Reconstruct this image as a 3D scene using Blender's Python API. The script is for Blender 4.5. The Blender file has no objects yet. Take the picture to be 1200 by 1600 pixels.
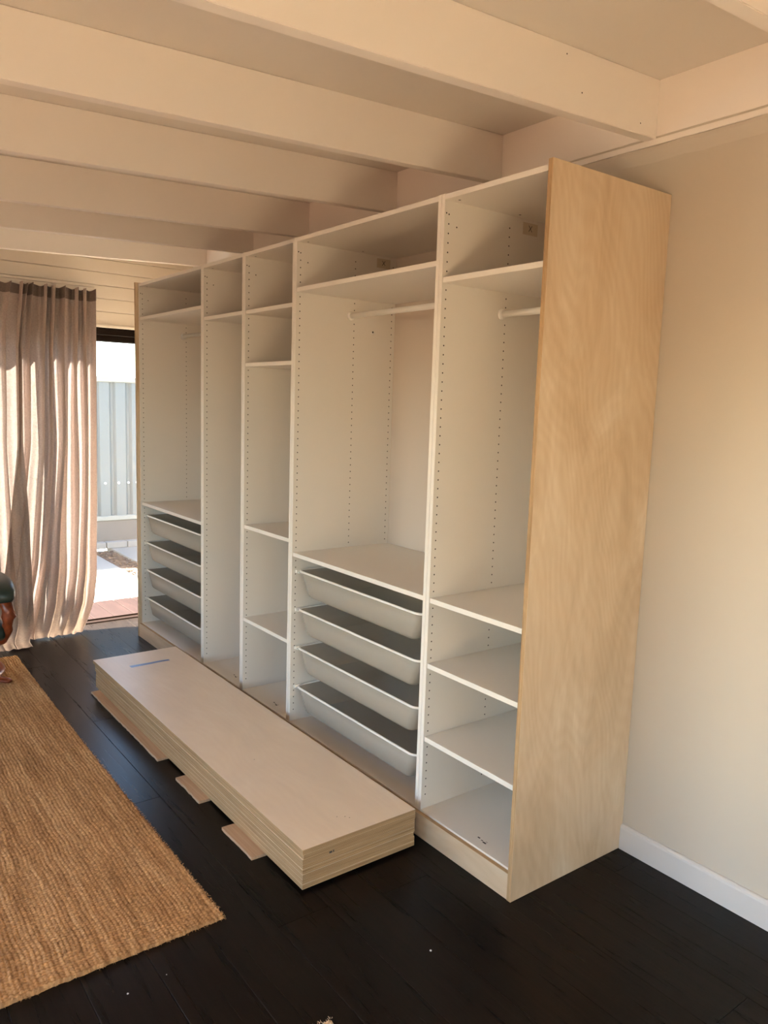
import bpy, bmesh, math, random
import numpy as np
from mathutils import Vector, Matrix
random.seed(7); rng = np.random.default_rng(7)
sc = bpy.context.scene
COL = sc.collection

# ------------------------------------------------------------------ camera
F_PX = 1220.8
CAM = (1.6613, -1.8261, 1.6381)
YAW, PITCH, ROLL = 0.9224, 0.1368, 0.0321
cam_d = bpy.data.cameras.new('camera'); cam = bpy.data.objects.new('camera', cam_d); COL.objects.link(cam)
f = Vector((-math.sin(YAW)*math.cos(PITCH), math.cos(YAW)*math.cos(PITCH), -math.sin(PITCH)))
r = Vector((math.cos(YAW), math.sin(YAW), 0)); u = r.cross(f)
r2 = r*math.cos(ROLL)+u*math.sin(ROLL); u2 = -r*math.sin(ROLL)+u*math.cos(ROLL)
cam.matrix_world = Matrix(((r2.x, u2.x, -f.x, CAM[0]), (r2.y, u2.y, -f.y, CAM[1]), (r2.z, u2.z, -f.z, CAM[2]), (0, 0, 0, 1)))
cam_d.sensor_fit = 'VERTICAL'; cam_d.sensor_height = 32.0; cam_d.lens = F_PX/1600*32.0
cam_d.clip_start = 0.05; cam_d.clip_end = 200
sc.camera = cam

# ------------------------------------------------------------------ light and exposure
SUN_DIR = Vector((0.42, 0.60, -0.68)).normalized()      # the way the sunlight travels
world = bpy.data.worlds.new('world'); sc.world = world; world.use_nodes = True
wn = world.node_tree.nodes; wl = world.node_tree.links
sky = wn.new('ShaderNodeTexSky'); sky.sky_type = 'NISHITA'; sky.sun_disc = False
sky.sun_elevation = math.asin(-SUN_DIR.z); sky.sun_rotation = math.atan2(-SUN_DIR.x, -SUN_DIR.y)
sky.air_density = 1.0; sky.dust_density = 1.2; sky.ozone_density = 1.0
wl.new(sky.outputs[0], wn['Background'].inputs['Color']); wn['Background'].inputs['Strength'].default_value = 0.62
sun_d = bpy.data.lights.new('sun', 'SUN'); sun_d.energy = 92.0; sun_d.color = (1.0, 0.90, 0.78); sun_d.angle = math.radians(0.6)
sun = bpy.data.objects.new('sun', sun_d); COL.objects.link(sun); sun.location = (-6, -8, 9)
sun.rotation_euler = SUN_DIR.to_track_quat('-Z', 'Y').to_euler()

def portal(name, loc, rot, sx, sy):                    # guides the sky's light through an opening
    d = bpy.data.lights.new(name, 'AREA'); d.shape = 'RECTANGLE'; d.size = sx; d.size_y = sy
    d.cycles.is_portal = True
    o = bpy.data.objects.new(name, d); COL.objects.link(o); o.location = loc; o.rotation_euler = rot
portal('garden_door_daylight', (2.85, -3.52, 1.05), (math.pi/2, 0, 0), 1.8, 2.1)
portal('front_window_daylight', (-.85, -3.52, 1.3), (math.pi/2, 0, 0), 3.3, 1.6)
portal('side_window_daylight', (5.52, -1.2, 1.11), (math.pi/2, 0, math.pi/2), 2.8, 1.98)
portal('far_door_daylight', (-4.06, -.4875, 1.05), (math.pi/2, 0, -math.pi/2), 2.125, 2.1)
vs = sc.view_settings
vs.view_transform = 'Standard'; vs.look = 'None'; vs.gamma = 1.0; vs.use_curve_mapping = False
vs.exposure = 1.24
sc.cycles.max_bounces = 12; sc.cycles.diffuse_bounces = 8; sc.cycles.glossy_bounces = 4; sc.cycles.transparent_max_bounces = 12
sc.cycles.caustics_reflective = False; sc.cycles.caustics_refractive = False
sc.cycles.sample_clamp_indirect = 20.0; sc.cycles.use_denoising = True

# ------------------------------------------------------------------ materials
def M(name, col=(.8, .8, .8), rough=.5, metal=0.0, spec=.5):
    m = bpy.data.materials.new(name); m.use_nodes = True
    b = m.node_tree.nodes['Principled BSDF']
    b.inputs['Base Color'].default_value = (*col, 1); b.inputs['Roughness'].default_value = rough
    b.inputs['Metallic'].default_value = metal; b.inputs['Specular IOR Level'].default_value = spec
    return m
class NT:
    def __init__(s, m): s.t = m.node_tree; s.b = s.t.nodes.get('Principled BSDF')
    def n(s, kind, **kw):
        o = s.t.nodes.new(kind)
        for k, v in kw.items():
            if k in o.inputs: o.inputs[k].default_value = v
            else: setattr(o, k, v)
        return o
    def l(s, a, b): s.t.links.new(a, b)
    def coord(s, scale=(1, 1, 1), rand=False):
        tc = s.n('ShaderNodeTexCoord'); mp = s.n('ShaderNodeMapping'); mp.inputs['Scale'].default_value = scale
        s.l(tc.outputs['Object'], mp.inputs['Vector'])
        if rand:
            oi = s.n('ShaderNodeObjectInfo'); mu = s.n('ShaderNodeMath', operation='MULTIPLY'); mu.inputs[1].default_value = 37.0
            s.l(oi.outputs['Random'], mu.inputs[0]); s.l(mu.outputs[0], mp.inputs['Location'])
        return mp.outputs['Vector']
    def noise(s, vec, scale, detail=4, rough=.55, dist=0.0):
        o = s.n('ShaderNodeTexNoise'); o.inputs['Scale'].default_value = scale; o.inputs['Detail'].default_value = detail
        o.inputs['Roughness'].default_value = rough; o.inputs['Distortion'].default_value = dist
        s.l(vec, o.inputs['Vector']); return o.outputs['Fac']
    def ramp(s, fac, stops):
        o = s.n('ShaderNodeValToRGB'); e = o.color_ramp.elements
        while len(e) < len(stops): e.new(.5)
        for i, (p, c) in enumerate(stops): e[i].position = p; e[i].color = (*c, 1)
        s.l(fac, o.inputs[0]); return o.outputs[0]
    def mix(s, fac, a, b, mode='MIX'):
        o = s.n('ShaderNodeMix', data_type='RGBA', blend_type=mode)
        for i, v in ((0, fac), (6, a), (7, b)):
            if isinstance(v, (int, float)): o.inputs[i].default_value = v
            elif isinstance(v, tuple): o.inputs[i].default_value = (*v, 1)
            else: s.l(v, o.inputs[i])
        return o.outputs[2]
    def bump(s, h, strength=.2, dist=.002):
        o = s.n('ShaderNodeBump'); o.inputs['Strength'].default_value = strength; o.inputs['Distance'].default_value = dist
        s.l(h, o.inputs['Height']); s.l(o.outputs[0], s.b.inputs['Normal'])

def paint(name, col, rough, bs=.12, scale=60):
    m = M(name, col, rough); t = NT(m); v = t.coord()
    n = t.noise(v, scale, 3); n2 = t.noise(v, 1.3, 2)
    t.l(t.ramp(n2, [(.3, tuple(c*.975 for c in col)), (.7, col)]), t.b.inputs['Base Color'])
    t.bump(n, bs, .001); return m
mWall = paint('wall_paint', (.545, .49, .42), .7, .10, 90)
mCeil = paint('ceiling_paint', (.74, .70, .65), .85, .35, 25)
mBeam = paint('beam_paint', (.84, .79, .74), .6, .12, 40)
mClad = paint('cladding_paint', (.80, .74, .66), .55, .08, 50)
mTrim = paint('gloss_trim_paint', (.62, .60, .59), .35, .04, 60)
mWhite = paint('white_melamine', (.77, .735, .68), .42, .03, 300)
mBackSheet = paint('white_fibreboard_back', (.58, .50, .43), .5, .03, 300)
mRod = M('white_rod', (.82, .80, .76), .3)
mHole = M('dark_hole', (.03, .025, .02), .9)
mMark = M('dark_print', (.05, .045, .045), .7)
mStick = M('sticker_tape', (.60, .52, .40), .35)
mDoorFrame = M('dark_bronze_aluminium', (.008, .004, .0025), .5, spec=.1)
mTray = M('drawer_plastic', (.55, .50, .43), .5)
t = NT(mTray); v = t.coord((1, 1, 1)); ch = t.n('ShaderNodeTexVoronoi', Scale=380.0); t.l(v, ch.inputs['Vector']); t.bump(ch.outputs['Distance'], .25, .0006)
T = mTray.node_tree; o_ = T.nodes['Material Output']; a_ = t.n('ShaderNodeBsdfTransparent'); mx = t.n('ShaderNodeMixShader'); mx.inputs[0].default_value = .55
t.l(t.b.outputs[0], mx.inputs[1]); t.l(a_.outputs[0], mx.inputs[2]); t.l(mx.outputs[0], o_.inputs[0])
mTrayRim = M('drawer_rim', (.84, .82, .78), .35)
mMetal = M('galvanised_steel', (.6, .6, .6), .35, 1.0)

def ply(name, grain, pale=.10):                                  # birch veneer, grain along one axis
    m = M(name, (.7, .55, .38), .40); t = NT(m)
    s1 = [3.0, 3.0, 3.0]; s1[grain] = 1.1
    s2 = [55, 55, 55]; s2[grain] = 2.2
    vA = t.coord(tuple(s1), True); vB = t.coord(tuple(s2), True)
    n1 = t.noise(vA, 1.4, 5, .6, 1.6)
    w = t.n('ShaderNodeTexWave', wave_type='RINGS'); w.inputs['Scale'].default_value = 4.0; w.inputs['Distortion'].default_value = 34.0
    w.inputs['Detail'].default_value = 2; w.inputs['Detail Scale'].default_value = .30; t.l(vA, w.inputs['Vector'])
    n2 = t.noise(vB, 1.0, 3)
    c = t.ramp(n1, [(.30, (.50, .365, .23)), (.48, (.59, .45, .30)), (.60, (.63, .50, .35)), (.72, (.70, .58, .44))])
    c = t.mix(.36, c, t.ramp(w.outputs['Fac'], [(0, (.87, .80, .72)), (1, (1.0, 1.0, 1.0))]), 'MULTIPLY')
    c = t.mix(.35, c, t.ramp(n2, [(.3, (.86, .80, .74)), (.7, (1, 1, 1))]), 'MULTIPLY')
    t.l(t.mix(pale, c, (1.0, .84, .665)), t.b.inputs['Base Color'])
    t.bump(n2, .05, .0006); return m
def ply_edge(name, axis):                              # stacked veneers seen edge-on
    m = M(name, (.7, .55, .38), .65); t = NT(m)
    tc = t.n('ShaderNodeTexCoord'); sp = t.n('ShaderNodeSeparateXYZ'); t.l(tc.outputs['Object'], sp.inputs[0])
    a = t.n('ShaderNodeMath', operation='MULTIPLY'); a.inputs[1].default_value = 2*math.pi/.0030; t.l(sp.outputs[axis], a.inputs[0])
    b = t.n('ShaderNodeMath', operation='SINE'); t.l(a.outputs[0], b.inputs[0])
    s = [3, 3, 3]; s[axis] = 330
    n = t.noise(t.coord(tuple(s), True), 1.0, 3, .7)
    c = t.ramp(b.outputs[0], [(.10, (.33, .20, .095)), (.85, (.53, .375, .205))])
    c = t.mix(.85, c, t.ramp(n, [(.34, (.58, .48, .36)), (.50, (1, 1, 1)), (.66, (1.3, 1.3, 1.3))]), 'MULTIPLY')
    t.l(c, t.b.inputs['Base Color']); return m
plyX, plySheet, plyZ = ply('birch_ply_face_long', 0), ply('birch_ply_face_lit', 0, .62), ply('birch_ply_face_upright', 2)  # sheet copy lightened in colour to stand in for light on the stack top
edX, edY, edZ = (ply_edge('birch_ply_edge_%s' % 'abc'[i], i) for i in range(3))

mFloor = M('black_oak', (.016, .0115, .009), .38, spec=.14); t = NT(mFloor)
v = t.coord((1.2, 26, 1), True); n = t.noise(v, 1.8, 6, .65, 1.2); v2 = t.coord((3, 90, 1), True); n2 = t.noise(v2, 2.0, 3)
oi = t.n('ShaderNodeObjectInfo')
c = t.ramp(n, [(.3, (.005, .0034, .0028)), (.7, (.013, .0088, .0065))])
t.l(t.mix(.5, c, t.ramp(oi.outputs['Random'], [(0, (.55, .55, .55)), (1, (1, 1, 1))]), 'MULTIPLY'), t.b.inputs['Base Color'])
rr = t.n('ShaderNodeMapRange'); rr.inputs[3].default_value = .22; rr.inputs[4].default_value = .36; t.l(n, rr.inputs[0]); t.l(rr.outputs[0], t.b.inputs['Roughness'])
t.bump(t.mix(.5, n, n2), .22, .0010)
mSub = M('subfloor', (.0012, .001, .0009), .9, spec=.05)

def jute(name, k):
    m = M(name, (.45, .28, .14), .9, spec=.15); t = NT(m)
    n = t.noise(t.coord((1.2, 24, 1)), 1.6, 5, .65, .5); n2 = t.noise(t.coord((75, 70, 1)), 1.0, 3); n3 = t.noise(t.coord((9, 9, 1)), 1.0, 3)
    c = t.ramp(n, [(.30, k[0]), (.50, k[1]), (.68, k[2])])
    c = t.mix(.75, c, t.ramp(n2, [(.28, (.42, .36, .30)), (.55, (1, 1, 1)), (.8, (1.3, 1.25, 1.15))]), 'MULTIPLY')
    c = t.mix(.4, c, t.ramp(n3, [(.3, (.75, .72, .68)), (.7, (1, 1, 1))]), 'MULTIPLY')
    t.l(c, t.b.inputs['Base Color']); return m
mRug = jute('jute', ((.36, .19, .078), (.55, .325, .15), (.73, .48, .25)))
mRugPale = jute('pale_jute', ((.60, .45, .29), (.73, .58, .41), (.82, .70, .54)))

def cloth(name, col, trans):
    m = bpy.data.materials.new(name); m.use_nodes = True; T = m.node_tree; T.nodes.clear(); t = NT(m)
    out = t.n('ShaderNodeOutputMaterial'); d = t.n('ShaderNodeBsdfDiffuse'); tr = t.n('ShaderNodeBsdfTranslucent'); mx = t.n('ShaderNodeMixShader')
    nA = t.noise(t.coord((60, 60, 420)), 1.0, 2); nB = t.noise(t.coord((420, 420, 50)), 1.0, 2)
    wv = t.mix(.5, nA, nB)
    c = t.mix(1.0, t.ramp(wv, [(.35, (.72, .70, .68)), (.62, (1, 1, 1))]), col, 'MULTIPLY')
    t.l(c, d.inputs[0]); t.l(c, tr.inputs[0])
    fr = t.ramp(wv, [(.35, (trans*.65,)*3), (.65, (trans*1.25,)*3)])
    t.l(fr, mx.inputs[0]); t.l(d.outputs[0], mx.inputs[1]); t.l(tr.outputs[0], mx.inputs[2]); t.l(mx.outputs[0], out.inputs[0])
    return m
mCurtain = cloth('linen_curtain', (.62, .52, .475), .055)
mHead = cloth('linen_heading', (.27, .215, .195), .03)
mGlass = bpy.data.materials.new('window_glass'); mGlass.use_nodes = True; T = mGlass.node_tree; T.nodes.clear(); t = NT(mGlass)
o_ = t.n('ShaderNodeOutputMaterial'); a_ = t.n('ShaderNodeBsdfTransparent'); a_.inputs[0].default_value = (.95, .97, .96, 1); g_ = t.n('ShaderNodeBsdfGlossy'); g_.inputs['Roughness'].default_value = .0
mx = t.n('ShaderNodeMixShader'); mx.inputs[0].default_value = .035
t.l(a_.outputs[0], mx.inputs[1]); t.l(g_.outputs[0], mx.inputs[2]); t.l(mx.outputs[0], o_.inputs[0])

mCard = M('cardboard', (.50, .33, .20), .85); t = NT(mCard); n = t.noise(t.coord((4, 120, 4), True), 1.0, 2)
t.l(t.ramp(n, [(.3, (.46, .30, .18)), (.7, (.54, .37, .235))]), t.b.inputs['Base Color'])
mTape = M('blue_masking_tape', (.16, .26, .50), .3)
mLeather = M('dark_green_leather', (.022, .035, .026), .38); t = NT(mLeather); n = t.noise(t.coord(), 160, 2); t.bump(n, .2, .001)
mTimber = M('stained_timber', (.22, .045, .015), .3); t = NT(mTimber); n = t.noise(t.coord((4, 40, 40)), 1, 3)
t.l(t.ramp(n, [(.3, (.16, .032, .010)), (.7, (.30, .065, .02))]), t.b.inputs['Base Color'])
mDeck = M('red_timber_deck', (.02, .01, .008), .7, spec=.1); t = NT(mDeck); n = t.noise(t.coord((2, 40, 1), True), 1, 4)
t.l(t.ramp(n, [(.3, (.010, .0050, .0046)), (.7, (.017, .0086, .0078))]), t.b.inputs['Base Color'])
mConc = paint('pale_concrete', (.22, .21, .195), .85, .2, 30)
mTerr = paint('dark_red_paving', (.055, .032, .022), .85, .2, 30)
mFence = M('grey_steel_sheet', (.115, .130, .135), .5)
mRail = M('pale_fence_rail', (.22, .22, .20), .5)
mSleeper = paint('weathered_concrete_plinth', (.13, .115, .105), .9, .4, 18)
mBrick = paint('pale_brick', (.24, .22, .20), .9, .4, 30)
mMulch = M('bark_mulch', (.10, .06, .04), .95)
mStone = M('speck', (.75, .72, .68), .7)
mScrew = M('zinc_screw', (.75, .76, .76), .35)

# ------------------------------------------------------------------ mesh helpers
def link(name, me, mats, parent=None, loc=(0, 0, 0)):
    o = bpy.data.objects.new(name, me); COL.objects.link(o); o.location = loc
    if mats is not None:
        for m in (mats if isinstance(mats, (list, tuple)) else [mats]): me.materials.append(m)
    if parent is not None: o.parent = parent
    return o
def bm_box(bm, a, b, mi=0):
    x0, y0, z0 = (min(a[i], b[i]) for i in range(3)); x1, y1, z1 = (max(a[i], b[i]) for i in range(3))
    vs_ = [bm.verts.new(p) for p in ((x0, y0, z0), (x1, y0, z0), (x1, y1, z0), (x0, y1, z0), (x0, y0, z1), (x1, y0, z1), (x1, y1, z1), (x0, y1, z1))]
    fs = [bm.faces.new([vs_[i] for i in q]) for q in ((3, 2, 1, 0), (4, 5, 6, 7), (0, 1, 5, 4), (1, 2, 6, 5), (2, 3, 7, 6), (3, 0, 4, 7))]
    for q in fs: q.material_index = mi
    return vs_, fs
def finish(bm, smooth=False):
    bmesh.ops.recalc_face_normals(bm, faces=bm.faces)
    me = bpy.data.meshes.new('mesh'); bm.to_mesh(me); bm.free()
    if smooth: me.polygons.foreach_set('use_smooth', [True]*len(me.polygons))
    return me
def boxes(name, lst, mats, parent=None, bevel=0.0, loc=None):
    """one mesh of one or more boxes; origin at the first box's minimum corner"""
    o0 = Vector([min(lst[0][0][i], lst[0][1][i]) for i in range(3)]) if loc is None else Vector(loc)
    bm = bmesh.new()
    for bx in lst: bm_box(bm, Vector(bx[0])-o0, Vector(bx[1])-o0, bx[2] if len(bx) > 2 else 0)
    if bevel: bmesh.ops.bevel(bm, geom=list(bm.edges), offset=bevel, segments=1, affect='EDGES', profile=.5)
    o = link(name, finish(bm), mats, parent)
    o.location = o0 if parent is None else o0 - WL(parent)
    return o
def WL(p):
    l = Vector(p.location)
    while p.parent is not None: p = p.parent; l += Vector(p.location)
    return l
def put(o, loc):                                        # world location for an unrotated tree
    o.location = Vector(loc) - (WL(o.parent) if o.parent else Vector((0, 0, 0)))
def empty(name, loc):
    o = bpy.data.objects.new(name, None); COL.objects.link(o); o.location = loc; o.empty_display_size = .1; return o
def tag(o, label=None, cat=None, group=None, kind=None):
    if label: o['label'] = label
    if cat: o['category'] = cat
    if group: o['group'] = group
    if kind: o['kind'] = kind
    return o
def tube(name, pts, rad, mat, parent=None, seg=10, closed=False, flat=(1, 1)):
    """round bar swept along points (world), origin at first point"""
    P = [Vector(p) for p in pts]; n = len(P); o0 = P[0].copy(); bm = bmesh.new(); rings = []
    prev = None
    for i in range(n):
        a = P[(i-1) % n] if (closed or i) else P[0]; b = P[(i+1) % n] if (closed or i < n-1) else P[-1]
        d = (b-a).normalized()
        up = Vector((0, 0, 1)) if abs(d.z) < .95 else Vector((0, 1, 0))
        s = d.cross(up).normalized(); w = s.cross(d).normalized()
        rr_ = rad[i] if isinstance(rad, (list, tuple)) else rad
        rings.append([bm.verts.new(P[i]-o0+s*math.cos(2*math.pi*k/seg)*rr_*flat[0]+w*math.sin(2*math.pi*k/seg)*rr_*flat[1]) for k in range(seg)])
    for i in range(n if closed else n-1):
        A, B = rings[i], rings[(i+1) % n]
        for k in range(seg): bm.faces.new((A[k], A[(k+1) % seg], B[(k+1) % seg], B[k]))
    if not closed: bm.faces.new(rings[0][::-1]); bm.faces.new(rings[-1])
    o = link(name, finish(bm, True), mat, parent); put(o, o0); return o
def prism(name, poly, axis, a, b, mat, parent=None, bevel=0):
    """extrude a 2-D outline (the two remaining axes in order) from a to b along axis; world coords"""
    def P(p, t):
        q = [p[0], p[1]]; q.insert(axis, t); return Vector(q)
    o0 = P(poly[0], a); bm = bmesh.new()
    A = [bm.verts.new(P(p, a)-o0) for p in poly]; B = [bm.verts.new(P(p, b)-o0) for p in poly]; n = len(poly)
    bm.faces.new(A); bm.faces.new(B[::-1])
    for i in range(n): bm.faces.new((A[i], A[(i+1) % n], B[(i+1) % n], B[i]))
    if bevel: bmesh.ops.bevel(bm, geom=list(bm.edges), offset=bevel, segments=2, affect='EDGES')
    o = link(name, finish(bm), mat, parent); put(o, o0); return o
def grid_mesh(X, Y, Z, smooth=True):
    h, w = X.shape; co = np.stack([X, Y, Z], -1).reshape(-1, 3).astype(np.float32)
    i = np.arange((h-1)*w).reshape(h-1, w)[:, :-1].ravel()
    q = np.stack([i, i+1, i+1+w, i+w], -1).astype(np.int32)
    me = bpy.data.meshes.new('mesh'); me.vertices.add(len(co)); me.vertices.foreach_set('co', co.ravel())
    me.loops.add(q.size); me.loops.foreach_set('vertex_index', q.ravel())
    me.polygons.add(len(q)); me.polygons.foreach_set('loop_start', np.arange(0, q.size, 4, dtype=np.int32))
    me.update(calc_edges=True)
    if smooth: me.polygons.foreach_set('use_smooth', [True]*len(me.polygons))
    return me
def pillow(name, c, s, e, mat, parent=None, nu=40, nv=20, rotz=0, bend=None):
    """soft cushion: super-ellipsoid with half sizes s"""
    th = np.linspace(-math.pi, math.pi, nu+1); ph = np.linspace(-math.pi/2, math.pi/2, nv+1)
    T_, P_ = np.meshgrid(th, ph); sp = lambda v_, p: np.sign(v_)*np.abs(v_)**p
    X = s[0]*sp(np.cos(P_), e)*sp(np.cos(T_), e); Y = s[1]*sp(np.cos(P_), e)*sp(np.sin(T_), e); Z = s[2]*sp(np.sin(P_), e*1.3)
    if bend: Z = Z + bend(X/s[0], Y/s[1])
    o = link(name, grid_mesh(X, Y, Z), mat, parent); put(o, c); o.rotation_euler.z = rotz; return o

# ------------------------------------------------------------------ setting
XL, XR, YB, YF = -3.97, 5.4, 0.60, -3.4
CZ0, SL = 2.761, 0.044
cz = lambda y: CZ0+SL*(y-YB)
floor = boxes('floor', [((XL-.02, YF-.12, -.20), (XR+.12, YB+.12, -.015))], mSub); tag(floor, kind='structure')
PW = .190; seam0 = -.697
jrow = {0: -2.21, -1: -1.30}
k = math.floor((YF-seam0)/PW)
while seam0+k*PW < YB:
    y0 = max(seam0+k*PW, YF)+.0006; y1 = min(seam0+(k+1)*PW, YB)-.0006
    x = jrow.get(k, XL+random.uniform(.2, 1.9))
    while x > XL+.05: x -= 1.9
    while x < XR:
        a, b = max(x, XL), min(x+1.9, XR)
        if b-a > .03 and y1-y0 > .01:
            boxes('plank', [((a+.0005, y0, -.015), (b-.0005, y1, 0))], mFloor, floor, bevel=.0010)
        x += 1.9
    k += 1

ceiling = prism('ceiling', [(YF-.12, cz(YF-.12)), (YB+.12, cz(YB+.12)), (YB+.12, cz(YB+.12)+.15), (YF-.12, cz(YF-.12)+.15)], 0, XL-.14, XR+.12, mCeil)
tag(ceiling, kind='structure')
BX = (4.9, 4.2, 3.45, 2.72, 2.02, 1.33, .633, -.06, -.80, -1.515, -2.33, -3.01, -3.72)
for i_, xn in enumerate(BX):
    nxt = BX[i_+1] if i_+1 < len(BX) else XL+.002
    boxes('blocking', [((nxt+.0005, YB-.004, 2.578), (xn-.0455, YB-.0002, cz(YB)-.0015))], mBeam, ceiling)
for xn in (4.9, 4.2, 3.45, 2.72, 2.02, 1.33, .633, -.06, -.80, -1.515, -2.33, -3.01, -3.72):
    prism('beam', [(YF+.001, cz(YF)-.001), (YB-.001, cz(YB)-.001), (YB-.001, cz(YB)-.191), (YF+.001, cz(YF)-.191)], 0, xn-.045, xn, mBeam, ceiling, bevel=.002)

bm = bmesh.new()
for y_, z_ in ((.505, 2.60), (.20, 2.62), (.12, 2.712)):
    c_ = Vector((-.0596, y_, z_)); bm.faces.new([bm.verts.new(c_+Vector((0, .0026*math.cos(a), .0026*math.sin(a)))) for a in [i*math.pi/4 for i in range(8)]])
o = link('nail_holes', finish(bm), mHole, ceiling); put(o, (0, 0, 0)); o['kind'] = 'stuff'

wb = boxes('wall_back', [((XL-.14, YB, -.2), (XR+.12, YB+.12, 2.93))], mWall); tag(wb, kind='structure')
# batten strip under the beams and the ragged plaster edge below it
xs = np.linspace(XL+.005, XR-.005, 150)
batten = boxes('trim_1', [((XL+.005, YB-.006, 2.5495), (XR-.005, YB-.0003, 2.5705))], mBeam, bevel=.0015); tag(batten, kind='structure')
bm = bmesh.new(); prof = []
for i, x in enumerate(xs):
    zt = 2.546+random.uniform(-.0035, .0035); yo = YB-.009-random.uniform(0, .004)
    prof.append([bm.verts.new((x, YB-.0003, zt+.001)), bm.verts.new((x, yo, zt)), bm.verts.new((x, yo, zt-.010)), bm.verts.new((x, YB-.0003, zt-.05))])
for a, b in zip(prof, prof[1:]):
    for j in range(3): bm.faces.new((a[j], b[j], b[j+1], a[j+1]))
tag(link('trim_2', finish(bm), mWall), kind='structure')

# baseboard with a rounded top
bp = [(YB-.0005, 0.0005), (YB-.016, .0005), (YB-.016, .083), (YB-.0145, .090), (YB-.010, .095), (YB-.006, .097), (YB-.0005, .097)]
bb = prism('baseboard_back', bp, 0, .0195, XR-.001, mTrim); tag(bb, kind='structure')

# far wall with the sliding door, clad in painted boards
D1a, D1b, DH = -1.55, .575, 2.10
wl_ = boxes('wall_left', [((XL-.07, YF-.12, -.2), (XL-.014, D1a, 2.9)), ((XL-.07, D1b, -.2), (XL-.014, YB, 2.9)), ((XL-.07, D1a, DH+.02), (XL-.014, D1b, 2.9))], mClad); tag(wl_, kind='structure')
z = 2.126
while z < cz(YB):
    zt = min(z+.0865, cz(YB)-.004)
    if zt-z > .02: boxes('board', [((XL-.0139, YF+.002, z+.001), (XL, YB-.002, zt))], mClad, wl_, bevel=.003)
    z += .088
boxes('board', [((XL-.0139, YF+.002, .002), (XL, D1a-.05, 2.12))], mClad, wl_, bevel=.003)
door = empty('door_1', (XL-.06, D1b, 0)); tag(door, kind='structure')
boxes('head_frame', [((XL-.068, D1a, 2.012), (XL-.016, D1b, DH+.019)), ((XL-.016, D1a, 2.055), (XL-.004, D1b, DH-.001))], mDoorFrame, door, bevel=.003)
boxes('threshold', [((XL-.068, D1a, -.045), (XL+.004, D1b, .008)), ((XL-.06, D1a, .008), (XL-.05, D1b, .018))], mDoorFrame, door, bevel=.002)
boxes('jamb', [((XL-.068, D1a, 0), (XL-.016, D1a+.045, 2.012))], mDoorFrame, door); boxes('jamb', [((XL-.068, D1b-.045, 0), (XL-.016, D1b, 2.012))], mDoorFrame, door)
boxes('stile', [((XL-.066, -.62, .02), (XL-.03, -.55, 2.012))], mDoorFrame, door)
boxes('pane', [((XL-.045, D1a+.045, .02), (XL-.041, -.62, 2.012))], mGlass, door); boxes('pane', [((XL-.060, -.56, .02), (XL-.056, D1b-.045, 2.012))], mGlass, door)
boxes('architrave', [((XL, D1a-.04, 2.106), (XL+.010, YB-.004, 2.124))], mClad, door, bevel=.002)

# the two walls behind the camera, with the openings that light the room
D2a, D2b, D3a, D3b = 1.95, 3.75, -2.5, .8
wf = boxes('wall_front', [((XL-.14, YF-.12, -.2), (D3a, YF, 2.9)), ((D3b, YF-.12, -.2), (D2a, YF, 2.9)), ((D2b, YF-.12, -.2), (XR+.12, YF, 2.9)), ((D3a, YF-.12, 2.1), (D3b, YF, 2.9)), ((D3a, YF-.12, -.2), (D3b, YF, .5)), ((D2a, YF-.12, 2.1), (D2b, YF, 2.9))], mWall); tag(wf, kind='structure')
for nm, fn, a, b, zb in (('door_2', 'door_frame', D2a, D2b, 0), ('window_2', 'window_frame', D3a, D3b, .5)):
    d2 = empty(nm, (a, YF-.06, zb)); tag(d2, kind='structure'); m_ = (a+b)/2
    boxes(fn, [((a, YF-.10, 2.04), (b, YF-.03, 2.1)), ((a, YF-.10, zb), (a+.05, YF-.03, 2.04)), ((b-.05, YF-.10, zb), (b, YF-.03, 2.04)), ((a, YF-.10, zb-.03), (b, YF-.03, zb+.012))], mDoorFrame, d2)
    boxes('stile', [((m_-.03, YF-.09, zb+.012), (m_+.03, YF-.045, 2.04))], mDoorFrame, d2)
    boxes('pane', [((a+.05, YF-.068, zb+.012), (m_-.03, YF-.064, 2.04))], mGlass, d2); boxes('pane', [((m_+.03, YF-.068, zb+.012), (b-.05, YF-.064, 2.04))], mGlass, d2)
sun_blocker = boxes('sun_blocker_roof', [((-6.0, -5.45, 2.36), (.95, YF-.121, 2.46))], mWall); tag(sun_blocker, kind='structure')    # unseen roof slab added to block the sun from the window under it
W1a, W1b = -2.6, .2
W1s, W1m = .12, (W1a+W1b)/2
wr = boxes('wall_right', [((XR, YF, -.2), (XR+.12, W1a, 2.9)), ((XR, W1b, -.2), (XR+.12, YB, 2.9)), ((XR, W1a, -.2), (XR+.12, W1b, W1s)), ((XR, W1a, 2.1), (XR+.12, W1b, 2.9))], mWall); tag(wr, kind='structure')
w1 = empty('window_1', (XR+.06, W1a, W1s)); tag(w1, kind='structure')
boxes('window_frame', [((XR+.03, W1a, W1s), (XR+.10, W1b, W1s+.05)), ((XR+.03, W1a, 2.05), (XR+.10, W1b, 2.1)), ((XR+.03, W1a, W1s+.05), (XR+.10, W1a+.05, 2.05)), ((XR+.03, W1b-.05, W1s+.05), (XR+.10, W1b, 2.05)), ((XR+.04, W1m-.025, W1s+.05), (XR+.09, W1m+.025, 2.05))], mDoorFrame, w1)
boxes('pane', [((XR+.064, W1a+.05, W1s+.05), (XR+.068, W1m-.025, 2.05))], mGlass, w1); boxes('pane', [((XR+.064, W1m+.025, W1s+.05), (XR+.068, W1b-.05, 2.05))], mGlass, w1)

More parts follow.
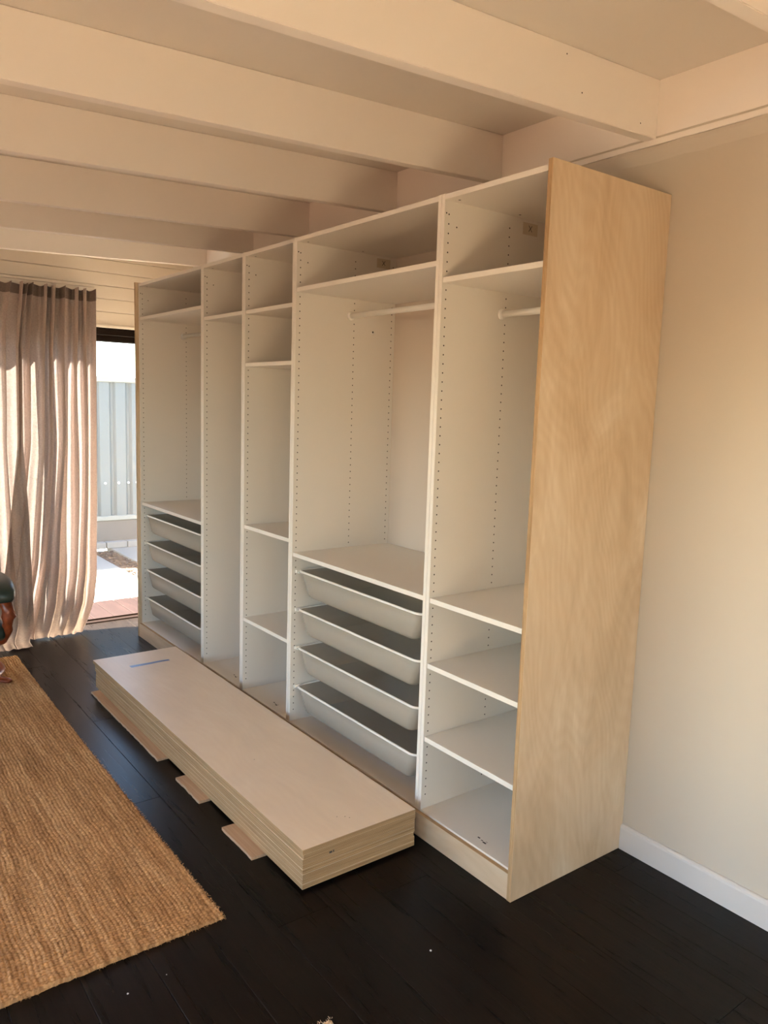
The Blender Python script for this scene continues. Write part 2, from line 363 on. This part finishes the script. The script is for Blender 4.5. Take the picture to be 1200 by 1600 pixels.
# ------------------------------------------------------------------ wardrobes
WF, WBK, WTOP, PT = .020, .594, 2.364, .018
def peg_discs(bm, pts, nrm, rad=.0030):
    for p in pts:
        n_ = Vector(nrm); s = n_.orthogonal().normalized(); w = n_.cross(s); p = Vector(p)+n_*.0004
        q = [p+s*math.cos(a)*rad+w*math.sin(a)*rad for a in [i*math.pi/4 for i in range(8)]]
        bm.faces.new([bm.verts.new(c_) for c_ in q])
def rounded_rect(x0, x1, y0, y1, rad, z, n=5):
    out = []
    for cx, cy, a0 in ((x1-rad, y1-rad, 0), (x0+rad, y1-rad, 90), (x0+rad, y0+rad, 180), (x1-rad, y0+rad, 270)):
        for i in range(n+1):
            a = math.radians(a0+90*i/n); out.append(Vector((cx+rad*math.cos(a), cy+rad*math.sin(a), z)))
    return out
def tray(x0, x1, zr, parent):
    """pull-out tray: tapered thin shell with a rolled rim"""
    y0, y1, h, tp = .040, .565, .118, .050
    o0 = Vector((x0, y0, zr-h)); bm = bmesh.new(); R_ = []
    outer = [rounded_rect(x0+tp*(1-k_)**1.0, x1-tp*(1-k_), y0+.012*(1-k_), y1-.012*(1-k_), .035, zr-h*(1-k_)) for k_ in (0, .12, .5, 1)]
    outer[0] = rounded_rect(x0+tp+.01, x1-tp-.01, y0+.022, y1-.022, .03, zr-h)
    tk = .003
    inner = [rounded_rect(x0+tp*(1-k_)+tk, x1-tp*(1-k_)-tk, y0+.012*(1-k_)+tk, y1-.012*(1-k_)-tk, .033, zr-h*(1-k_)) for k_ in (.06, .5, 1)]
    V = [[bm.verts.new(p-o0) for p in L] for L in outer]; W = [[bm.verts.new(p-o0) for p in L] for L in inner]; n = len(V[0])
    seq = V+W[::-1]
    for A, B in zip(seq, seq[1:]):
        for i in range(n): bm.faces.new((A[i], A[(i+1) % n], B[(i+1) % n], B[i]))
    bm.faces.new(V[0][::-1]); bm.faces.new(W[0])
    me = finish(bm); me.polygons.foreach_set('use_smooth', [len(p.vertices) == 4 for p in me.polygons])
    o = link('drawer', me, mTray, parent); put(o, o0)
    tube('rim', rounded_rect(x0-.003, x1+.003, y0-.004, y1+.003, .038, zr), .0052, mTrayRim, o, 8, True)
    return o
def wardrobe(xr, w, shelves, rods, trays, label, marks=()):
    xl = xr-w; e = empty('wardrobe', (xl+w/2, WF, 0)); tag(e, label, 'wardrobe', 'open white wardrobe frames in the row')
    xi0, xi1 = xl+PT, xr-PT
    boxes('side_panel', [((xl+.0006, WF, .001), (xi0, WBK, WTOP+.0015))], mWhite, e, bevel=.0007)
    boxes('side_panel', [((xi1, WF, .001), (xr-.0006, WBK, WTOP+.0015))], mWhite, e, bevel=.0007)
    boxes('top_panel', [((xi0, WF+.0005, WTOP-PT), (xi1, WBK-.012, WTOP))], mWhite, e, bevel=.0007)
    boxes('bottom_panel', [((xi0, WF+.0005, .082), (xi1, WBK-.012, .100))], mWhite, e, bevel=.0007)
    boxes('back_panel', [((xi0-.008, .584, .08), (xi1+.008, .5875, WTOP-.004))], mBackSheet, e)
    for zt in shelves: boxes('shelf', [((xi0+.001, WF+.003, zt-.019), (xi1-.001, .580, zt))], mWhite, e, bevel=.001)
    for zr in rods:
        rod = tube('clothes_rail', [(xi0+.004, .32, zr), (xi1-.004, .32, zr)], .0125, mRod, e, 16)
        for xa, s in ((xi0, 1), (xi1, -1)):
            tube('rail_socket', [(xa+s*.0003, .32, zr), (xa+s*.006, .32, zr), (xa+s*.012, .32, zr)], [.021, .020, .0165], mRod, rod, 16)
    for zr in trays:
        tray(xi0+.030, xi1-.030, zr, e)
        for xa, s in ((xi0, 1), (xi1, -1)):
            boxes('drawer_runner', [((xa+s*.0005, .040, zr-.016), (xa+s*.012, .54, zr-.002)), ((xa+s*.010, .045, zr-.016), (xa+s*.026, .54, zr-.012))], mTrayRim, e)
    bm = bmesh.new(); zz = [2.300-.032*i for i in range(68)]
    for xa, n_ in ((xi0, (1, 0, 0)), (xi1, (-1, 0, 0))):
        pts = [(xa, y, z_) for y in (.040, .340, .564) for z_ in zz if not any(abs(z_-s_+.0095) < .0115 for s_ in shelves)]
        pts += [(xa, .0285, 2.303), (xa, .078, 2.262)]
        peg_discs(bm, pts, n_)
        peg_discs(bm, [(xa+(1 if n_[0] > 0 else -1)*.03, y, WTOP-PT) for y in (.06, .36)], (0, 0, -1), .005)
    o = link('peg_holes', finish(bm), mHole, e); put(o, (0, 0, 0)); o['kind'] = 'stuff'
    for mk in marks:
        if mk == 'sticker':
            y, z_ = (.45, 2.312) if w < .8 else (.505, 2.312)
            s = boxes('sticker', [((xi0+.0002, y-.040, z_-.022), (xi0+.0007, y+.040, z_+.022))], mStick, e); s['label'] = 'small taped paper sticker with a hand-drawn X'
            bm = bmesh.new()
            for sg in (1, -1):
                d = Vector((0, .62, .78*sg)).normalized(); q = Vector((1, 0, 0)).cross(d); c_ = Vector((xi0+.0009, y, z_+.002))
                bm.faces.new([bm.verts.new(c_+d*a+q*b) for a, b in ((-.014, -.0014), (.014, -.0014), (.014, .0014), (-.014, .0014))])
            lm = link('letter_x', finish(bm), mMark, s); put(lm, (0, 0, 0))
        else:
            mx_, my_ = mk
            bm = bmesh.new()
            for (dx, dy, lx, ly) in ((-.020, .004, .012, .006), (0, 0, .010, .004), (.016, -.004, .016, .007), (.018, .006, .008, .002)):
                bm.faces.new([bm.verts.new((mx_+dx+a*lx/2, my_+dy+b*ly/2, .1003)) for a, b in ((-1, -1), (1, -1), (1, 1), (-1, 1))])
            st = link('stamp', finish(bm), mMark, e); put(st, (0, 0, 0)); st['label'] = 'smudged dark stamp on the white base board'
    return e
DR = (.850, .664, .476, .283)
wardrobe(0, .5, (2.086, .933, .682, .394), (1.986,), (), 'narrow open wardrobe at the near end, beside the tall plywood end panel', ('sticker', (-.19, .065)))
w2 = wardrobe(-.5, 1.0, (2.147, .934), (2.048,), DR, 'wide open wardrobe nearest the camera with four drawers and a rail', ('sticker',))
wardrobe(-1.5, .5, (2.084, 1.824, .994, .498), (), (), 'middle one of the five open wardrobes, narrow with four shelves at uneven heights', ((-1.71, .07),))
wardrobe(-2.0, .5, (2.085,), (), (), 'narrow open wardrobe with only one shelf, near its top', ((-2.19, .08),))
wardrobe(-2.5, 1.0, (2.151, .934), (2.050,), DR, 'wide open wardrobe with four drawers at the far end by the curtain')
peg = tube('wall_plug', [(-1.482+.0002, .45, 1.981), (-1.482+.003, .45, 1.981)], .009, mRod, w2, 10)
tube('plug_hole', [(-1.482+.0031, .45, 1.983), (-1.482+.0036, .45, 1.983)], .0045, mHole, peg, 8)

def ply_box(name, a, b, axis, face, edge, parent=None, bevel=.0006):
    """sheet with veneer faces across `axis` and edge-grain sides"""
    o0 = Vector(a); bm = bmesh.new(); _, fs = bm_box(bm, (0, 0, 0), Vector(b)-o0)
    bm.normal_update()
    for q in fs: q.material_index = 0 if abs(q.normal[axis]) > .9 else 1
    bmesh.ops.bevel(bm, geom=list(bm.edges), offset=bevel, segments=1, affect='EDGES')
    o = link(name, finish(bm), [face, edge], parent); put(o, o0); return o
tag(ply_box('end_panel', (.0003, 0, .001), (.0185, .5985, 2.372), 0, plyZ, edX), 'tall birch plywood end panel closing the near end of the wardrobes', 'panel')
tag(ply_box('end_panel', (-3.5185, 0, .001), (-3.5003, .5985, 2.372), 0, plyZ, edX), 'tall plywood end panel edge at the far end beside the glass door', 'panel')
tag(ply_box('kickboard', (-1.80, .002, .001), (-.0002, .0195, .0935), 1, plyX, edY), 'plywood kickboard under the near wardrobes by the tall end panel', 'kickboard', 'plywood kickboards')
tag(ply_box('kickboard', (-3.4998, .002, .001), (-1.801, .0195, .0935), 1, plyX, edY), 'plywood kickboard under the far drawer wardrobe, in bluish light', 'kickboard', 'plywood kickboards')

# ------------------------------------------------------------------ stack of plywood sheets on cardboard strips
names = ['topmost birch plywood sheet of the stack, with blue tape on it', 'second plywood sheet from the top of the stack', 'third plywood sheet from the top of the stack',
         'fourth plywood sheet from the top of the stack', 'fifth plywood sheet from the top, in mid stack', 'third plywood sheet from the bottom of the stack', 'second plywood sheet from the bottom of the stack', 'bottommost plywood sheet, lying on the cardboard strips']
NS = 8; z0 = .0125; TH = .018
for i in range(NS):
    z = z0+(NS-1-i)*TH
    j = lambda s: random.uniform(-s, s)
    dx0, dx1, dy0, dy1 = j(.004), j(.0016), j(.0016), j(.003)
    if i == 0: dx0, dx1, dy0, dy1 = -.010, .002, -.003, .001
    a = (-2.690+dx0+(.012*i if i < 4 else .03), -.545+dy0, z+.0002); b = (-.416+dx1, -.064+dy1, z+TH-.0002)
    s = ply_box('plywood_sheet', a, b, 2, plySheet, edZ, bevel=.0002)
    tag(s, names[i], 'plywood sheet', 'plywood sheets in the stack')
    if i == 2:
        m_ = boxes('edge_mark', [((b[0]+.0002, -.440, z+.005), (b[0]+.0006, -.428, z+.012)), ((b[0]+.0002, -.425, z+.006), (b[0]+.0006, -.420, z+.013))], mMark, s); m_['label'] = 'tiny black mark on the end edge'
    if i == 0:
        bm = bmesh.new()
        peg_discs(bm, [(-.50, -.30, z+TH), (-.53, -.335, z+TH), (-.515, -.31, z+TH), (-1.1, -.37, z+TH)], (0, 0, 1), .0022)
        kn = link('pin_knots', finish(bm), M('pin_knot', (.22, .13, .07), .7), s); put(kn, (0, 0, 0)); kn['kind'] = 'stuff'
ztop = z0+NS*TH
bm = bmesh.new(); prev = None
for i in range(15):
    tt = i/14; x = -2.482-.004*tt; y = -.412+.224*tt; h = .0006+.0012*math.sin(tt*math.pi*2)**2*(tt > .5)
    wd = .016*(1-.35*tt)
    cur = [bm.verts.new((x-wd, y, ztop+h)), bm.verts.new((x+wd, y+.002, ztop+h))]
    if prev: bm.faces.new((prev[0], prev[1], cur[1], cur[0]))
    prev = cur
tp = link('masking_tape', finish(bm), mTape); sm = tp.modifiers.new('thickness', 'SOLIDIFY'); sm.thickness = .0004
tag(tp, 'strip of blue masking tape on the far end of the plywood stack', 'tape')
def card(x0, x1, y0, y1, label):
    e_ = []
    n = max(6, int((x1-x0)/.02))
    for i in range(n+1): e_.append((x0+(x1-x0)*i/n, y0+random.uniform(-.002, .002)))
    for i in range(1, 5): e_.append((x1+random.uniform(-.003, .003), y0+(y1-y0)*i/5))
    e_ += [(x1, y1), (x0, y1)]
    for i in range(1, 4): e_.append((x0+random.uniform(-.002, .002), y1+(y0-y1)*i/4))
    tag(prism('cardboard_strip', e_, 2, .0005, .0115, mCard), label, 'cardboard', 'cardboard strips under the plywood stack')
card(-2.60, -1.61, -.590, -.10, 'long brown cardboard strip under the far end of the plywood stack')
card(-1.40, -1.155, -.590, -.10, 'short cardboard strip under the middle of the plywood stack')
card(-.925, -.680, -.598, -.10, 'short cardboard strip under the plywood stack, nearest the camera')

# ------------------------------------------------------------------ jute rug, woven in beaded rows
def jute_rug(RX0, RX1, RY0, RY1, bow, label, mat):
    if bow: gx = np.arange(RX0, RX1+.001, .0026); gy = np.concatenate([np.arange(RY0, -1.56, .014), np.arange(-1.56, RY1+.001, .0027)])
    else: gx = np.concatenate([np.arange(RX0, RX0+.30, .0026), np.arange(RX0+.30, RX1, .02), [RX1-.002, RX1]]); gy = np.concatenate([np.arange(RY0, RY1-.30, .02), np.arange(RY1-.30, RY1+.001, .0027)])
    GX, GY = np.meshgrid(gx, gy)
    px, py = .0125, .0135                              # one knot
    wx = GX+.0022*np.sin(GY*9+1)+.0012*np.sin(GY*31)
    row = np.floor(wx/px); ph_r = .16*np.sin(row*12.9898)
    wy = GY/py+ph_r+.10*np.sin(GX*23)
    bead = np.floor(wy)
    hsh = lambda a_, b_: np.modf(np.abs(np.sin(a_*127.1+b_*311.7)*43758.5453))[0]
    hb = hsh(row, bead)
    a1 = np.abs(np.sin(np.pi*wx/px))**.75; a2 = np.abs(np.sin(np.pi*wy))**.6
    big = .0010*np.sin(GX*3.1+GY*2.0)+.0007*np.sin(GX*9.7-GY*5)
    Z = .0072+(.0050+.0030*hb)*a1*(.35+.65*a2)+big+.0004*rng.standard_normal(GX.shape)
    edge = np.minimum.reduce([GX-RX0, RX1-GX, GY-RY0, RY1-GY])
    Z = np.where(edge < .0035, .0008, Z)
    sm = lambda n: np.convolve(rng.standard_normal(n), np.ones(9)/9, 'same')
    jx = .004*np.interp(GX, gx, sm(len(gx))); jy = .005*np.interp(GY, gy, sm(len(gy)))
    fade = np.clip(1-edge/.06, 0, 1)
    lift = bow*((RX1-GX)/(RX1-RX0))**2
    o = link('jute_rug', grid_mesh(GX+jy*fade, GY+jx*fade+lift, Z), mat); tag(o, label, 'rug', 'jute rugs')
    bm = bmesh.new()
    for i in range(900):
        if i < 500:
            sd = 1 if bow else -1
            x, y = (RX1 if bow else RX0)+sd*random.uniform(-.004, .002), random.uniform(max(RY0, -1.9), RY1); dx, dy = sd*random.uniform(.002, .010), random.uniform(-.006, .006)
        else:
            x = max(RX1-abs(random.gauss(0, .9)), RX0); y = RY1+bow*((RX1-x)/(RX1-RX0))**2-.002; dx, dy = random.uniform(-.006, .006), random.uniform(.002, .009)
        p = Vector((x, y, random.uniform(.002, .011))); q = p+Vector((dx*.6, dy*.6, random.uniform(-.001, .003))); q2 = p+Vector((dx, dy, random.uniform(-.004, .002)))
        q2.z = max(q2.z, .001); w = Vector((0, 0, .0007)); s = Vector((-dy, dx, 0)).normalized()*.0006
        A = [bm.verts.new(p+w), bm.verts.new(p-w*.5+s), bm.verts.new(p-w*.5-s)]; B = [bm.verts.new(q+w), bm.verts.new(q-w*.5+s), bm.verts.new(q-w*.5-s)]; C_ = bm.verts.new(q2)
        for k_ in range(3):
            bm.faces.new((A[k_], A[(k_+1) % 3], B[(k_+1) % 3], B[k_])); bm.faces.new((B[k_], B[(k_+1) % 3], C_))
    fz = link('stray_fibres', finish(bm), mat, o); fz['kind'] = 'stuff'
jute_rug(-3.46, -.440, -2.60, -.815, .03, 'large woven jute rug lying at the left, beside the plywood stack', mRug)
jute_rug(0.099, 5.00, -3.05, -0.764, 0, 'jute rug of which only a frayed corner shows at the bottom edge', mRugPale)

# crumbs on the floor
for (x, y, r_, lab) in ((-.30, -1.175, .0030, 'tiny pale crumb on the dark floor near the rug edge'), (.045, -.37, .0035, 'tiny sliver of debris on the dark floor between stack and end panel'), (-.31, -1.06, .0018, 'tiniest pale speck on the dark floor just off the rug')):
    bm = bmesh.new(); bmesh.ops.create_icosphere(bm, subdivisions=2, radius=r_)
    for v_ in bm.verts: v_.co *= random.uniform(.75, 1.1); v_.co.z *= .6
    tag(link('crumb', finish(bm), mStone, None, (x, y, r_*.55)), lab, 'crumb')

# ------------------------------------------------------------------ curtains
def curtain(label, top, right, left, npl, phase, amp, depth, gap_seed):
    R_ = random.Random(gap_seed)
    nv, nu = 190, 300
    prof = top                                        # list of (v, x, z) from the track to the hem
    v = np.linspace(0, 1, nv); u_ = np.linspace(0, 1, nu)
    xv = np.interp(v, [p[0] for p in prof], [p[1] for p in prof]); zv = np.interp(v, [p[0] for p in prof], [p[2] for p in prof])
    k5 = np.ones(7)/7
    pad = lambda a: np.convolve(np.pad(a, 3, mode='edge'), k5, 'valid')
    xv, zv = pad(xv), pad(zv)
    yr = pad(np.interp(zv, [p[0] for p in right][::-1], [p[1] for p in right][::-1])); yl = pad(np.interp(zv, [p[0] for p in left][::-1], [p[1] for p in left][::-1]))
    U, V = np.meshgrid(u_, v)
    wig = np.zeros_like(U)
    for i in range(4): wig += R_.uniform(.004, .012)*np.sin(2*math.pi*(R_.uniform(.6, 2.2)*V+R_.uniform(1, 4)*U+R_.random()))*np.clip(V*3, 0, 1)
    Uw = U+wig*np.sin(np.pi*U)
    ph = 2*math.pi*npl*(U+.022*np.sin(2*math.pi*2.3*U+phase))+phase
    sh = np.sin(ph+.8*np.sin(ph)); second = .28*np.sin(2.1*ph+1.7+2*V)*np.clip(V*2, 0, 1)+.2*np.sin(.47*ph+phase+1.5*V)
    A = amp*(1.15-.45*np.clip((V-.1)*2, 0, .6)+.25*np.sin(3*U+phase))
    A = A*(1-.75*np.clip((.22-np.interp(V, v, zv))/.20, 0, 1))
    X = np.interp(V, v, xv)+A*(sh+second)
    Zb = np.interp(V, v, zv)
    Y = np.interp(V, v, yl)*(1-Uw)+np.interp(V, v, yr)*Uw+.5*amp*np.cos(ph)*np.clip(1-V*.3, 0, 1)
    low = np.clip((.10-Zb)/.10, 0, 1)
    Zf = Zb+low*(.007*np.abs(np.sin(ph*.5+1.2))*np.exp(-((V-.985)/.02)**2)+.006*np.sin(ph*1.3)**2)
    Zf = Zf-.005*(1-sh)*np.exp(-V/.012)
    Zf = np.maximum(Zf, .003)
    sidepull = np.clip((U-.86)/.14, 0, 1)**2
    X = X-depth*sidepull*np.clip((.35-Zb)/.35, 0, 1)
    X = np.maximum(X, XL+.022)
    cu = link('curtain', grid_mesh(X, Y, Zf), mCurtain); tag(cu, label, 'curtain', 'linen curtains at the glass door')
    nh = int(np.searchsorted(-zv, -2.262))
    nx = np.gradient(Y, axis=1); ny = -np.gradient(X, axis=1); ln = np.sqrt(nx**2+ny**2)+1e-9
    hd = link('heading', grid_mesh((X+.0025*nx/ln)[:nh], (Y+.0025*ny/ln)[:nh], Zf[:nh]), mHead, cu); hd['label'] = 'darker stiff heading tape'
    return cu
curtain('right-hand linen curtain, reaching to the open strip of glass door', [(0, -3.900, 2.358), (.72, -3.900, .62), (.86, -3.885, .28), (.94, -3.83, .09), (.975, -3.785, .012), (1, -3.735, .006)],
        [(2.36, -.150), (.9, -.160), (.37, -.172), (.20, -.195), (.05, -.26), (0, -.31)], [(2.36, -.61), (1.94, -.650), (1.3, -.66), (.5, -.76), (.2, -.84), (0, -.88)], 7, .4, .036, .03, 3)
curtain('left-hand linen curtain, hanging beside the recliner chair and pooling on the floor', [(0, -3.880, 2.350), (.70, -3.880, .60), (.84, -3.85, .28), (.92, -3.78, .09), (.955, -3.72, .012), (1, -3.57, .006)],
        [(2.36, -.575), (2.1, -.622), (1.94, -.630), (1.3, -.640), (.8, -.615), (.3, -.612), (.1, -.625), (0, -.68)], [(2.36, -1.60), (0, -1.65)], 14, 1.9, .036, .0, 11)
trk = boxes('curtain_track', [((-3.915, -1.75, 2.362), (-3.885, -.14, 2.376)), ((XL+.001, -1.5, 2.364), (-3.915, -1.47, 2.374)), ((XL+.001, -.40, 2.364), (-3.915, -.37, 2.374))], mClad); tag(trk, 'slim painted curtain track above the glass door', 'track')

# ------------------------------------------------------------------ recliner chair (only its front corner is in view)
ch = empty('recliner_chair', (-3.20, -1.30, 0)); CHZ = .010; tag(ch, 'dark green leather recliner chair with red timber arms beside the curtain', 'armchair')
for s, yc in ((1, -.955), (-1, -1.655)):
    pillow('arm_pad', (-3.11, yc, .545), (.235, .070, .058), .55, mLeather, ch, bend=lambda X, Y: -.030*np.clip(X, 0, 1)**3-.02*np.clip(-X, 0, 1)**2)
    pts = [(-3.33, yc, .49), (-3.2, yc, .495), (-3.02, yc, .485), (-2.945, yc+.02*s, .455), (-2.925, yc+.025*s, .40), (-2.945, yc+.015*s, .33), (-3.00, yc, .26), (-3.08, yc-.03*s, .22)]
    tube('arm_frame', pts, [.026, .028, .030, .032, .034, .033, .030, .026], mTimber, ch, 12, flat=(.9, 1.2))
pillow('seat_cushion', (-3.17, -1.305, .325), (.27, .34, .085), .5, mLeather, ch)
pillow('side_panel', (-3.10, -.985, .305), (.19, .048, .058), .6, mLeather, ch); pillow('side_panel', (-3.10, -1.625, .305), (.19, .048, .058), .6, mLeather, ch)
bk = pillow('backrest', (-3.49, -1.305, .70), (.085, .33, .34), .5, mLeather, ch); bk.rotation_euler.y = -.15
pillow('headrest', (-3.53, -1.305, 1.02), (.075, .25, .12), .55, mLeather, ch)
tube('pedestal', [(-3.20, -1.30, .03), (-3.20, -1.30, .26)], .045, mTimber, ch, 16)
tube('base_ring', [(-3.21+.30*math.cos(a), -1.28+.345*math.sin(a), .031) for a in [i*2*math.pi/40 for i in range(40)]], .017, mTimber, ch, 10, True, flat=(1.6, 1))
for a in (0, math.pi/2, math.pi, 3*math.pi/2):
    tube('base_spoke', [(-3.20, -1.30, .033), (-3.21+.29*math.cos(a), -1.28+.33*math.sin(a), .033)], .014, mTimber, ch, 10, flat=(1.6, 1))
tube('base_foot', [(-3.06, -1.05, .026), (-3.00, -.985, .029), (-2.950, -.950, .028), (-2.925, -.938, .026)], [.020, .020, .018, .012], mTimber, ch, 10, flat=(1.5, .8))

ch.location.z += CHZ

# ------------------------------------------------------------------ outdoors
GZ = -.06
gr = boxes('ground', [((-20, -16, -.4), (-4.765, .70, GZ)), ((-20, .95, -.4), (-4.765, 8, GZ)), ((-20, .70, -.4), (-4.765, .95, GZ-.05)), ((-4.765, YF-.125, -.4), (XL-.145, -3.2, GZ)), ((-4.765, .72, -.4), (XL-.145, 8, GZ))], mConc); tag(gr, 'pale sunlit concrete paving outside the glass door', kind='structure')
dk = boxes('deck', [((-4.765, -3.2, -.35), (XL-.145, .72, -.085))], mSub); tag(dk, kind='structure')
y = .232-.153*22
while y < .72:
    a, b = max(y+.004, -3.2), min(y+.149, .72)
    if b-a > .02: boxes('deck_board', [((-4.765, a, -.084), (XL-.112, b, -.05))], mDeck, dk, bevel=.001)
    y += .153
tr = boxes('terrace', [((-3.9, -14, -.4), (9, YF-.125, -.03))], mTerr); tag(tr, kind='structure')
FX = -7.2
fe = empty('fence', (FX, 1.1, GZ)); tag(fe, 'pale grey ribbed steel fence behind the paved strip outside', 'fence')
pit = .18; bm = bmesh.new(); prof = []
y = 1.065-pit*40
while y < 6:
    prof += [(y-.025, 0), (y, .032), (y+.105, .032), (y+.130, 0)]; y += pit
A = [bm.verts.new((FX+d, yy, .27)) for yy, d in prof]; B = [bm.verts.new((FX+d, yy, 1.80)) for yy, d in prof]
for i in range(len(A)-1): bm.faces.new((A[i], A[i+1], B[i+1], B[i]))
o = link('ribbed_sheet', finish(bm), mFence, fe); put(o, (0, 0, 0))
boxes('top_rail', [((FX-.02, -6.2, 1.785), (FX+.048, 6, 1.845))], mRail, fe, bevel=.006)
boxes('bottom_rail', [((FX-.02, -6.2, .238), (FX+.048, 6, .292))], mRail, fe, bevel=.006)
for yy in (-3.6, -1.2, 2.6, 5.0): boxes('post', [((FX-.03, yy-.03, GZ), (FX+.05, yy+.03, 1.85))], mRail, fe, bevel=.004)
for yy in (.934, 1.084, 1.194, 1.29, .754, .574):
    tube('screw', [(FX+.0325, yy, .663), (FX+.040, yy, .663)], .014, mScrew, fe, 8)
pl = boxes('plinth', [((FX-.03, -6.2, GZ-.001), (FX+.03, 6, .237))], mSleeper, fe, bevel=.005); tag(pl, 'weathered grey plinth board')
be = empty('brick_edging', (FX+.10, 1.1, GZ)); tag(be, 'row of pale bricks along the foot of the fence plinth', 'bricks')
bme = None; y = .2
while y < 2.6:
    if bme is None: b_ = boxes('brick', [((FX+.056, y, GZ+.001), (FX+.156, y+.225, GZ+.070))], mBrick, be, bevel=.004); bme = b_.data
    else: b_ = link('brick', bme, None, be); put(b_, (FX+.056, y, GZ+.001))
    y += .235
bm = bmesh.new()
for i in range(1500):
    c_ = Vector((random.uniform(-6.95, -5.0), random.uniform(.715, .935), GZ-.035+random.uniform(-.004, .03)))
    M_ = Matrix.Translation(c_) @ Matrix.Rotation(random.uniform(0, 6.28), 4, 'Z') @ Matrix.Rotation(random.uniform(-.6, .6), 4, 'X')
    vs_, _ = bm_box(bm, (-random.uniform(.01, .035), -.008, -.004), (random.uniform(.01, .035), .008, .004))
    bmesh.ops.transform(bm, matrix=M_, verts=vs_)
mu = link('bark_mulch', finish(bm), mMulch); tag(mu, 'strip of dark bark mulch beside the paving outside', 'mulch', kind='stuff')
